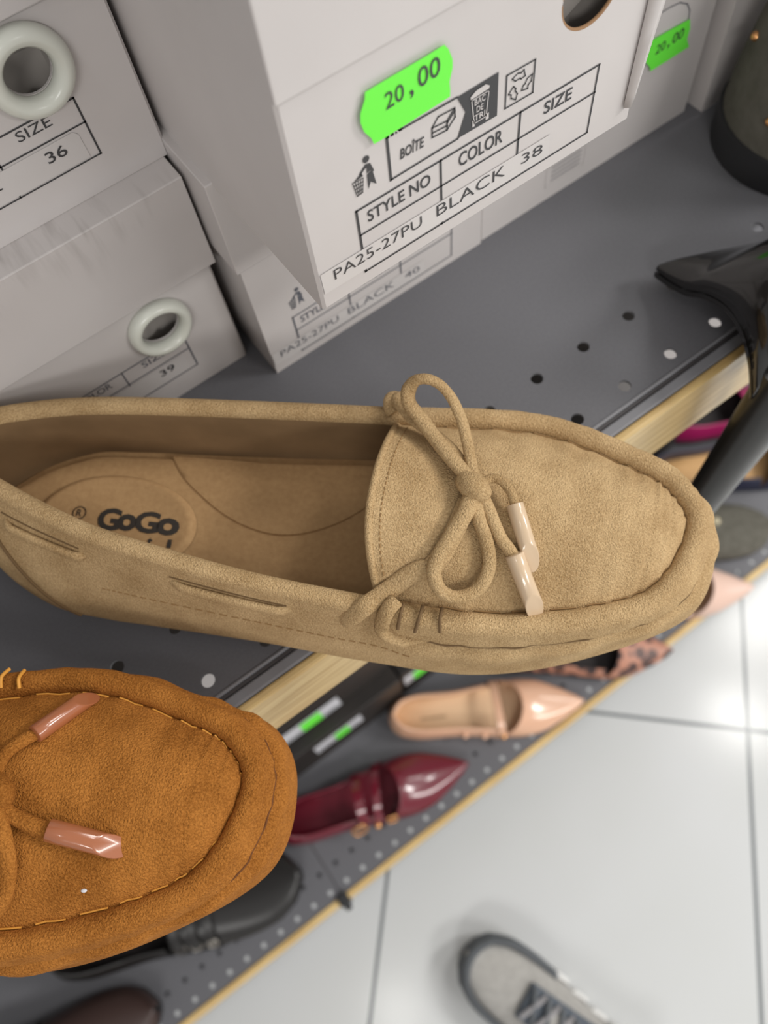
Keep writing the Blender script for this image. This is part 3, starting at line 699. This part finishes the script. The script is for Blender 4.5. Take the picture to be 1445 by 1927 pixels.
# orange loafer
S, A = ORA
bow = knot([(180.5, -7.0, 59.6), (182.7, -8.5, 60.1), (184.4, -10.3, 60.2), (184.9, -11.7, 59.5), (184.0, -13.3, 58.6)], .0042, S, ora_shoe)
lace_part('bow_tail', [(180.8, -8.6, 59.2), (181.6, -6.4, 59.2), (182.1, -2.8, 58.6), (183.3, 1.1, 57.3), (186.1, 4.2, 55.4), (190.2, 7.4, 53.2)], .0021, S, bow)
lace_part('bow_tail', [(183.0, -11.0, 59.0), (184.2, -12.6, 58.7), (187.1, -15.9, 57.9), (191.3, -18.1, 56.4), (194.9, -19.7, 55.4), (199.4, -21.0, 54.2)], .0023, S, bow)
lace_tip([(189.5, 6.3, 54.6), (199.6, 18.4, 44.6)], .0029, A, bow)
lace_tip([(197.9, -20.5, 55.5), (215.0, -25.3, 50.0)], .0032, A, bow)
lace_part('bow_loop', [(182.0, -12.0, 59.8), (183.8, -13.8, 59.8), (185.3, -18.0, 59.2), (186.7, -22.9, 57.7), (187.7, -28.3, 56.0), (187.6, -33.7, 54.2), (185.6, -38.4, 51.9), (181.5, -42.4, 49.4), (176.8, -44.6, 48.9), (171, -44, 51.5), (167, -39, 55.8), (168, -32, 58.0), (172, -24, 59.4), (178, -15, 60.2)], .0026, S, bow, flat=.75)
lace_part('bow_loop', [(180.5, -8.5, 59.8), (176, -3, 60.6), (169, 6, 59.5), (162, 14, 58.5), (158, 19.5, 60), (160, 22.5, 61.5), (166, 18, 60.5), (173, 8, 60.2), (179, -3, 60.0)], .0023, S, bow, flat=.75)
for a, b, c in (((172.3, 22.4, 47.4), (172.0, 25.9, 47.6), (172.7, 29.0, 45.0)), ((178.0, 22.2, 46.6), (177.5, 25.4, 47.0), (177.2, 28.6, 43.9))):
    lace_part('whip_stitch', [a, b, c], .0006, M['orange_thread'], ora_vamp, flat=1.0)
bm = bmesh.new(); ellipsoid(bm, Vector((.2085, -.0365, .0508)), (.0009, .0005, .0004)); link_mesh('lint_speck', bm, M['paper'], ora_vamp)
# printed mark, heel pad rim and arch pad on the tan insole
base, bm, P = print_insole(tan_shoe); p = lambda u, v: P(u/1000, v/1000)
add_text(bm, 'G', 37.0, 45.8, -20.2, -11.2, p, bold=.035); add_text(bm, 'o', 44.6, 52.0, -19.8, -13.0, p, bold=.04)
add_text(bm, 'G', 51.2, 60.6, -20.0, -11.2, p, bold=.035); add_text(bm, 'o', 59.6, 68.4, -20.2, -13.2, p, bold=.04)
for c in ('t', 'i'):
    x = 57.6 if c == 't' else 65.0; add_text(bm, c, x, x+1.9, -25.0, -21.6, p, bold=.03)
add_text(bm, 'R', 28.4, 30.4, -15.6, -12.8, p)
ring = [(29.4+2.5*math.cos(k*PI/12), -14.2+2.5*math.sin(k*PI/12)) for k in range(24)]
add_frame(bm, ring, .35, p)
tag(link_mesh('insole_print', bm, M['print'], base, smooth=False), 'dark printed lettering on the insole heel')
arch = [(60, 11.5), (62.2, 8.0), (66.5, 3.1), (72.7, -2.0), (81.0, -7.9), (90.0, -12.5), (100.5, -15.3), (109.5, -15.3), (118.1, -13.0), (127.4, -8.4), (136.6, -1.5), (146, 6)]
for shoe in (tan_shoe, ora_shoe):
    b = [c for c in shoe.children if c.name.startswith('insole')][0]
    pts = spline([Vector((x/1000, y/1000, floor_z(x/1000)+.0014)) for x, y in arch], 6)
    arc = [q.copy() for q in pts]; bm = bmesh.new(); rows = []
    for q in arc:                                 # a low mound between the curve and the far edge of the insole
        far = Vector((q.x, .0135, floor_z(q.x)+.0012)); rows.append([q+Vector((0, -.0006, -.001)), q+Vector((0, .0002, .0006)), q.lerp(far, .25)+Vector((0, 0, .0011)), q.lerp(far, .6)+Vector((0, 0, .0013)), far])
    loft(bm, rows, closed_u=False); link_mesh('arch_pad', bm, M['insole'], b)

# ------------------------------------------------------------------ flat shoes on the bottom shelf
def hw_at(prof, s):
    for (a, wa), (b, wb) in zip(prof, prof[1:]):
        if a <= s <= b:
            i = prof.index((a, wa)); p0 = prof[max(i-1, 0)]; p3 = prof[min(i+2, len(prof)-1)]
            return cr((p0[1],), (wa,), (wb,), (p3[1],), (s-a)/(b-a))[0]
    return prof[-1][1]
POINTED = [(0, .004), (.004, .014), (.015, .024), (.04, .0295), (.09, .0300), (.14, .0355), (.175, .0385), (.205, .034), (.235, .0205), (.255, .009), (.263, .002)]
ROUND = [(0, .004), (.004, .016), (.015, .027), (.04, .033), (.10, .034), (.16, .041), (.20, .043), (.235, .0385), (.258, .026), (.268, .012), (.272, .004)]
def flat_shoe(name, label, loc, rz, prof, thr, bow, mats, top=(.050, .032), vamp_h=(.040, .014), sole_t=.006, group=None, scale=1.0, cat='shoe', cap=0.0):
    outer, lining, bed, sole_m = mats
    t = thing(name, label, cat, loc, rz, group); t.scale = (scale,)*3
    L = prof[-1][0]
    ss = sorted(set([L*(1-math.cos(PI*k/40))/2 for k in range(41)]))
    bm = bmesh.new()
    near = [Vector((s, -hw_at(prof, s), 0)) for s in ss]; far = [Vector((s, hw_at(prof, s), 0)) for s in reversed(ss)]
    ol = near+far[1:-1]; cen = Vector((L*.45, 0, 0))
    def sc(k, z): return [Vector((cen.x+(p.x-cen.x)*k, p.y*k, z)) for p in ol]
    loft(bm, [sc(.97, 0), sc(.99, .001), sc(.99, sole_t), sc(.95, sole_t+.001)], True, True, True); link_mesh('sole', bm, sole_m, t)
    # quarters round the heel
    z0 = sole_t; path = []
    n = 40
    for k in range(n+1):
        s = thr+bow*.1-(thr+bow*.1)*math.sin(PI/2*min(k/(n/2), 1)) if k <= n/2 else (thr+bow*.1)*(1-math.cos(PI/2*(k-n/2)/(n/2)))
        s = (thr+.004)*(1-k/(n/2))**1.5 if k <= n/2 else (thr+.004)*((k-n/2)/(n/2))**1.5
        path.append((s, -1 if k < n/2 else 1))
    rows = []
    for k, (s, sg) in enumerate(path):
        w = hw_at(prof, s)*sg if k != n/2 else 0
        e = min(s/thr, 1); zt = top[0]+(top[1]-top[0])*min(1, e*1.6)
        inx = .008*(1-e)**3; ins = .007*sg if k != n/2 else 0
        def P(f, z): return Vector((s+inx*f, w-ins*f if abs(w) > abs(ins*f) else w*.2, z))
        rows.append([P(.15, z0), P(-.2, z0+.006), P(-.1, z0+(zt-z0)*.5), P(.55, z0+(zt-z0)*.88), P(.8, zt), P(1.05, zt+.0004), P(1.3, zt-.001), P(1.2, z0+(zt-z0)*.5), P(1.0, z0+.003)])
    bm = bmesh.new(); loft(bm, rows, closed_u=False); q = link_mesh('quarter', bm, [outer, lining], t)
    for i, p in enumerate(q.data.polygons):
        if i % 8 >= 6: p.material_index = 1
    subsurf(q)
    # vamp over the toes
    bm = bmesh.new(); rows = []; nj = 26
    for j in range(nj+1):
        f = j/nj; row = []
        for i in range(25):
            u = -1+2*i/24; a = abs(u)
            s = thr+(L-thr)*f + bow*(1-u*u)*(1-f)**2
            w = hw_at(prof, min(s, L)); h = vamp_h[0]+(vamp_h[1]-vamp_h[0])*f**.75
            row.append(Vector((s, w*math.sin(u*PI/2)*1.0, z0+(h-z0)*max(0, 1-abs(math.sin(u*PI/2))**2.6)**.5)))
        rows.append(row)
    loft(bm, rows, closed_u=False); v = link_mesh('vamp', bm, outer, t); solidify(v, .0016, -1)
    bm = bmesh.new(); add_tube(bm, [p+Vector((0, 0, -.0002)) for p in rows[0]], .0014, 8); link_mesh('opening_edge', bm, outer, v)
    bm = bmesh.new(); loft(bm, [sc(.93, sole_t+.002), sc(.90, sole_t+.004), sc(.5, sole_t+.0035), sc(.02, sole_t+.0035)], True, False, True); link_mesh('insole', bm, bed, t)
    return t
def strap(t, prof, s0, s1, h, width, m, name='strap', thick=.0022):
    bm = bmesh.new(); rows = []
    for k in range(25):
        a = PI*k/24; s = s0+(s1-s0)*k/24; w = hw_at(prof, s)+.001
        y, z = -w*math.cos(a), .008+(h-.008)*math.sin(a)**.7
        y2, z2 = y*1.0, z+thick
        rows.append([Vector((s-width/2, y, z)), Vector((s-width/2, y*1.03, z2)), Vector((s+width/2, y*1.03, z2)), Vector((s+width/2, y, z))])
    loft(bm, rows, True, True, True); o = link_mesh(name, bm, m, t); return bevel(o, .0006)
def buckle(t, p, size, m, rot=0.0, name='buckle'):
    x, y, z = p; a, c = size; bm = bmesh.new(); q = []
    for k in range(20):
        e = 2*PI*k/20; r = 1/(abs(math.cos(e))**4+abs(math.sin(e))**4)**.25
        q.append((a*r*math.cos(e), c*r*math.sin(e)))
    rings = []
    R = Matrix.Rotation(math.radians(55), 3, 'X') @ Matrix.Rotation(rot, 3, 'Z')
    for (u, v) in q:
        d = Vector((u, v, 0)).normalized(); ring = []
        for k in range(8):
            e = 2*PI*k/8; ring.append(Vector(p)+R @ (Vector((u, v, 0))+d*(.0016*math.cos(e))+Vector((0, 0, .0016*math.sin(e)))))
        rings.append(ring)
    loft(bm, rings+[rings[0]]); add_tube(bm, [Vector(p)+R @ Vector((0, -c, 0)), Vector(p)+R @ Vector((0, c, 0))], .0011, 8)
    return link_mesh(name, bm, m, t)
def stud(t, p, r, m, name='stud'):
    bm = bmesh.new(); ellipsoid(bm, Vector(p), (r, r, r*.8)); return link_mesh(name, bm, m, t)
D = math.radians
# nude pointed flat, whole in view between the two loafers' toes
t = flat_shoe('pointed_flat', 'nude patent pointed flat with strap, whole on the bottom shelf', (.034, .2035, ZL+.0004), D(-31.0), POINTED, .140, .040, (M['nude'], M['nudein'], M['nudein'], M['nude']), top=(.046, .030), group=None)
strap(t, POINTED, .150, .142, .040, .010, M['nude'])
for s, c in ((.100, 0), (.125, 0), (.150, 1)):
    w = hw_at(POINTED, s); stud(t, (s, -w-.001, .022), .0042, M['gold'] if c else M['nude'])
bm = bmesh.new()
add_line(bm, (45, -3), (76, -3), 3.2, lambda u, v: Vector((u/1000, v/1000, .0103))); link_mesh('worn_print', bm, mat('faded_print', (176, 144, 112), .7), t, smooth=False)
# red pointed loafer
t = flat_shoe('pointed_flat', 'dark red patent pointed loafer with gold buckles, in front of the nude flat', (-.165, .1765, ZL+.0004), D(-17.8), POINTED, .135, .034, (M['red'], mat('dark_red_lining', (92, 18, 34), .4), mat('dark_red_insole', (104, 24, 40), .4), M['red']), top=(.050, .036), vamp_h=(.043, .014))
strap(t, POINTED, .128, .150, .050, .010, M['red']); strap(t, POINTED, .112, .118, .048, .012, M['red'])
buckle(t, (.105, -.036, .034), (.009, .007), M['gold'], .3); stud(t, (.128, -.037, .026), .0045, M['gold']); buckle(t, (.148, -.036, .030), (.006, .005), M['gold'])
# leopard flat, only its toe end shows below the tan loafer
t = flat_shoe('pointed_flat', 'leopard print pointed flat with dark lining, below the tan loafer', (.1900, .2060, ZL+.0004), D(-37.0), POINTED, .165, .022, (M['leopard'], M['dark'], M['dark'], M['blacksole']), top=(.044, .028))
strap(t, POINTED, .10, .09, .04, .008, M['leopard'])
# second nude flat, its toe over the wooden edge by the tan toe
t = flat_shoe('pointed_flat', 'pale nude pointed flat poking past the wooden edge at the right', (.331, .1925, ZL+.0004), D(-33.5), POINTED, .165, .036, (mat('pale_nude_leather', (214, 182, 166), .4), M['dark'], M['nudein'], M['nude']), top=(.046, .03))
# grey suede flat with a pearl
t = flat_shoe('ballet_flat', 'grey suede flat with a pearl stud, behind the pale nude flat', (.406, .2400, ZL+.0004), D(-32.0), ROUND, .10, .02, (M['greysuede'], M['dark'], M['dark'], M['blacksole']), top=(.050, .04), vamp_h=(.042, .026))
stud(t, (.185, .004, .041), .0062, mat('pearl', (190, 180, 150), .2), 'pearl')
bm = bmesh.new(); add_tube(bm, [Vector((.172+.006*math.cos(k*PI/8), .016+.006*math.sin(k*PI/8), .041)) for k in range(17)], .0014, 8); link_mesh('trim_ring', bm, M['greysuede'], t)
# navy flat with a tan insole, magenta flat behind it
t = flat_shoe('ballet_flat', 'navy flat with tan insole, above the grey suede flat at the right edge', (.546, .2600, ZL+.0004), D(-28.0), ROUND, .155, .03, (M['navy'], M['navy'], mat('tan_footbed', (206, 162, 108), .6), M['navy']), top=(.045, .03))
t = flat_shoe('ballet_flat', 'magenta flat at the right edge beside the black patent heel', (.626, .3120, ZL+.0004), D(-26.0), ROUND, .10, .02, (M['magenta'], M['dark'], M['dark'], M['blacksole']), top=(.05, .04), vamp_h=(.05, .03))
# chunky black shoe with buckled straps and a brown shoe, lower left
t = flat_shoe('strapped_shoe', 'chunky black leather shoe with three buckled straps, under the orange loafer', (-.462, .2130, ZL+.0004), D(-18.5), ROUND, .12, .012, (M['blackleather'], M['dark'], M['dark'], M['blacksole']), top=(.075, .055), vamp_h=(.060, .030), sole_t=.022, scale=1.15)
for k, s in enumerate((.135, .152, .169)):
    strap(t, ROUND, s, s+.004, .064-.004*k, .010, M['blackleather']); w = hw_at(ROUND, s); buckle(t, (s, -w+.004, .040), (.0050, .0045), mat('dull_nickel', (150, 145, 138), .3, metal=.8))
t = flat_shoe('brown_shoe', 'dark brown leather shoe in the bottom left corner, nearest the frame edge', (-.652, .1580, ZL+.0004), D(-14.0), ROUND, .13, .015, (M['brownleather'], M['dark'], M['dark'], M['blacksole']), top=(.06, .045), vamp_h=(.055, .034), sole_t=.012)

# ------------------------------------------------------------------ black shoe boxes with label strips, behind the flats
def dark_box(label, x, y, z, w, h, d, stickers, group=None):
    t = thing('shoe_box', label, 'box', (x, y, z+.0004), 0, group)
    box_obj('carton', (0, .002, 0), (w, d, h-.012), M['blackbox'], t, .001)
    box_obj('lid', (-.001, 0, h-.045), (w+.001, d+.001, h), M['blackbox'], t, .0015)
    for (a, b, c, e, g0, g1) in stickers:
        p = box_obj('label_strip', (a, -.0008, c), (b, -.0001, e), M['paper'], t)
        bm = bmesh.new()
        for k in range(2): add_line(bm, (a*1000+4, c*1000+5+k*6), (b*1000-6, c*1000+5+k*6), 1.2, face(-.0011))
        link_mesh('label_print', bm, M['ink_light'], p, smooth=False)
        tag(box_obj('price_sticker', (g0, -.0016, c+.002), (g1, -.0012, e-.003), M['green'], p), 'green price sticker')
    return t
dark_box('black shoe box with green-stickered label strip, left one, lower layer', -.20, .2150, ZL, .27, .115, .24, [(.135, .206, .060, .094, .165, .186)])
dark_box('black shoe box with wide green-stickered label strip, on top of another box', -.20, .2330, ZL+.1155, .27, .115, .24, [(.110, .195, .012, .052, .140, .168)])
dark_box('black shoe box with green-stickered label strip, behind the nude flat heel', .075, .2180, ZL, .27, .115, .24, [(-.0+.002, .050, .060, .096, .016, .036)])
dark_box('black shoe box with blank front under the tan loafer, upper layer', .075, .2350, ZL+.1155, .27, .115, .24, [])
dark_box('black shoe box in the upper dark row at the left, third layer', -.19, .2340, ZL+.231, .26, .115, .22, [])
dark_box('black shoe box in the upper dark row at the right, third layer', .085, .2340, ZL+.231, .26, .115, .22, [])
dark_box('black shoe box with sticker near the black patent heel tip', .352, .2760, ZL, .27, .115, .22, [(.175, .245, .06, .09, .185, .203)])
dark_box('black shoe box with blank front above the grey suede flat', .355, .2760, ZL+.1155, .27, .115, .22, [])
dark_box('black shoe box in the third dark layer under the patent heel', .352, .2360, ZL+.231, .27, .115, .22, [])
dark_box('black shoe box at the far left behind the chunky black shoe', -.48, .2950, ZL, .27, .115, .20, [])
for x in (-.084, .440, .497):
    t = thing('shoe_box', 'white shoe box glimpsed through a hole of the upper shelf', 'box', (x-.021, .222, ZL+.3475), 0, 'white boxes seen through the shelf holes')
    box_obj('carton', (0, .002, 0), (.042, .06, .1), M['card'], t, .001); box_obj('lid', (-.001, 0, .07), (.043, .061, .105), M['card'], t, .001)

# ------------------------------------------------------------------ grey studded clog and black patent heel on the upper shelf
t = thing('studded_clog', 'grey suede clog with gold studs on a thick black sole, top right', 'shoe', (.2845, .1665, ZU), D(-14))
def stad(r, L, z, n=40, k=1.0):                  # rounded end at x = 0, running along +x
    out = []
    for i in range(n):
        a = 2*PI*i/n; c, s = math.cos(a), math.sin(a)
        out.append(Vector((r*(1-k)+(r+r*k*c if c < 0 else L-r+r*k*c), r*k*s, z)))
    return out
bm = bmesh.new(); loft(bm, [stad(.040, .24, 0), stad(.0405, .24, .003), stad(.0408, .24, .0145), stad(.0395, .24, .016)], True, True, True); link_mesh('sole', bm, M['blacksole'], t)
bm = bmesh.new(); rings = []
for k in range(14):
    f = k/13; z = .0155+.095*f; r = .0405*(1-.02*f-.34*f**2.0); x = .002+.020*f**1.6
    rings.append([p+Vector((x, 0, 0)) for p in stad(r, .236-.06*f, z)])
loft(bm, rings, True, False, True); up = link_mesh('upper', bm, M['greysuede'], t)
bm = bmesh.new(); add_tube(bm, [Vector((.0085+.010*k/10+.00*k, -.0275-.000*k, .024+.006*k)) for k in range(11)], .0009, 6); link_mesh('seam', bm, M['blacksole'], up)
for (a, z) in ((198, .032), (152, .050), (228, .030), (255, .030), (282, .030), (175, .085)):
    f = (z-.0155)/.095; r = .0405*(1-.02*f-.34*f**2.0); x = .002+.020*f**1.6; c, s = math.cos(D(a)), math.sin(D(a))
    stud(t, (x+(r+r*c if c < 0 else .02+r*c+.02), r*s, z), .0024, M['gold'])

t = thing('high_heel', 'black patent high heel at the right edge, heel hanging over the shelf front', 'shoe', (.2035, .085, ZU))
# the shoe points into the shelf: arched sole edge, body rising to the right, straight heel in front of the wood strip
edge = spline([Vector(p) for p in ((.0100, .0520, .0065), (.0095, .0440, .0080), (.0085, .0340, .012), (.0070, .0240, .020), (.0040, .0120, .026), (.0005, .0010, .026), (-.0020, -.0090, .018), (-.0015, -.0160, .002))], 5)
rows = []
for i, e in enumerate(edge):
    f = i/(len(edge)-1); row = []
    ht = .004+.022*min(1, f*1.3); wd = .062
    for k in range(15):
        a = PI*k/14; q = .5*(1-math.cos(a)); row.append(Vector((e.x+wd*q, e.y-.034*q*(1-f)**1.5+.008*q*f, e.z+.002+ht*math.sin(a)**.8)))
    rows.append(row)
bm = bmesh.new(); loft(bm, rows, closed_u=False); bm.faces.new([bm.verts.new(p) for p in rows[0]]); up = link_mesh('upper', bm, M['patent'], t); solidify(up, .0015)
bm = bmesh.new(); rows = [[e+Vector((-.0012, 0, -.0015)), e+Vector((-.0016, 0, .0018)), e+Vector((.062, -.034*(1-i/35)**1.5+.008*i/35, .0018)), e+Vector((.062, -.034*(1-i/35)**1.5+.008*i/35, -.0015))] for i, e in enumerate(edge)]
loft(bm, rows, True, True, True); link_mesh('sole', bm, M['patent'], t)
rings = []
for k in range(12):
    f = k/11; z = .018-.165*f; r = .0170-.0050*f**.7
    rings.append([Vector((.0125+r*.92*math.cos(2*PI*i/28), -.0190+.004*f+r*(.75 if math.sin(2*PI*i/28) > 0 else 1)*math.sin(2*PI*i/28)*.8, z)) for i in range(28)])
bm = bmesh.new(); loft(bm, rings, True, True, True); link_mesh('heel', bm, M['heelblack'], t)

# ------------------------------------------------------------------ the photographer's trainer on the floor
SN = [(0, .005), (.005, .022), (.02, .034), (.06, .037), (.12, .038), (.18, .046), (.22, .049), (.255, .046), (.282, .034), (.294, .018), (.298, .005)]
ang = math.atan2(.093, -.033); ux, uy = math.cos(ang), math.sin(ang)
toe = Vector((-.058, -.082)); heel = toe-Vector((ux, uy))*.298
t = flat_shoe('trainer', 'grey running trainer worn by the photographer, standing on white floor tiles', (heel.x, heel.y, 0), ang, SN, .10, .02, (M['sneak'], M['sneakdark'], M['sneakdark'], M['sneaksole']), top=(.085, .065), vamp_h=(.085, .046), sole_t=.024)
# dark toe guard, side wedges of the sole, eyelet panel, tongue, laces
bm = bmesh.new(); rows = []
for k in range(49):
    s0 = .185+.113*math.sin(PI*k/48); w = hw_at(SN, s0)*(-1 if k < 24 else 1) if k != 24 else 0; e = math.sin(PI*k/48)
    rows.append([Vector((s0+.002*e, w*1.03, .018)), Vector((s0+.003*e, w*1.03, .034)), Vector((s0-.004*e, w*.97, .046)), Vector((s0-.014*e**3, w*.88, .052-.006*(1-e)))])
loft(bm, rows, closed_u=False); solidify(link_mesh('toe_guard', bm, M['sneakdark'], t), .003, 0)
for k in range(5):
    s = .06+.03*k
    for sg in (-1, 1):
        w = hw_at(SN, s)*sg; bm = bmesh.new(); loft(bm, [[Vector((s-.012, w*.98, z)), Vector((s+.010, w*.98, z)), Vector((s+.006, w*1.10, z)), Vector((s-.010, w*1.10, z))] for z in (.004, .040)], True, True, True)
        link_mesh('sole_wedge', bm, M['sneaksole'], t)
def vz(s, y):
    f = max(0, (s-.10)/(.298-.10)); h = .085+(.046-.085)*f**.75; w = hw_at(SN, s); return .024+(h-.024)*max(0, 1-abs(y/w)**2.6)**.5
bm = bmesh.new(); rows = []
for i in range(15):
    s = .105+.105*i/14; w = .026-.004*i/14
    rows.append([Vector((s, w*u, vz(s, w*u)+.0025)) for u in (-1, -.6, -.2, .2, .6, 1)])
loft(bm, rows, closed_u=False); ep = link_mesh('eyelet_panel', bm, M['sneaknavy'], t); solidify(ep, .003, 1)
bm = bmesh.new(); rows = []
for i in range(12):
    s = .085+.095*i/11; rows.append([Vector((s, .012*u, vz(max(s, .1), .012*u)+.0065)) for u in (-1, -.4, .4, 1)])
loft(bm, rows, closed_u=False); solidify(link_mesh('tongue', bm, M['sneak'], t), .003, 1)
for i in range(5):
    s = .112+.019*i
    for sg in (-1, 1):
        P = [Vector((s+.016*k/8*1.0, sg*(-.020+.040*k/8), vz(s, .02*(1-2*k/8))+.0095)) for k in range(9)]
        tube_obj('lace', P, .0032, M['lacegrey'] if sg > 0 else M['sneakdark'], t, 8, .6)
bm = bmesh.new()
for sg in (1,):
    rows = []
    for i in range(14):
        s = .06+.12*i/13; a0, a1 = .62, .97
        rows.append([Vector((s, sg*hw_at(SN, s)*u*1.02, vz(max(s, .1), hw_at(SN, s)*u*.995)+.001)) for u in (a0, .75, .88, .96)])
    loft(bm, rows, closed_u=False)
solidify(link_mesh('side_overlay', bm, mat('dark_overlay', (72, 74, 74), .8), t), .002, 1)
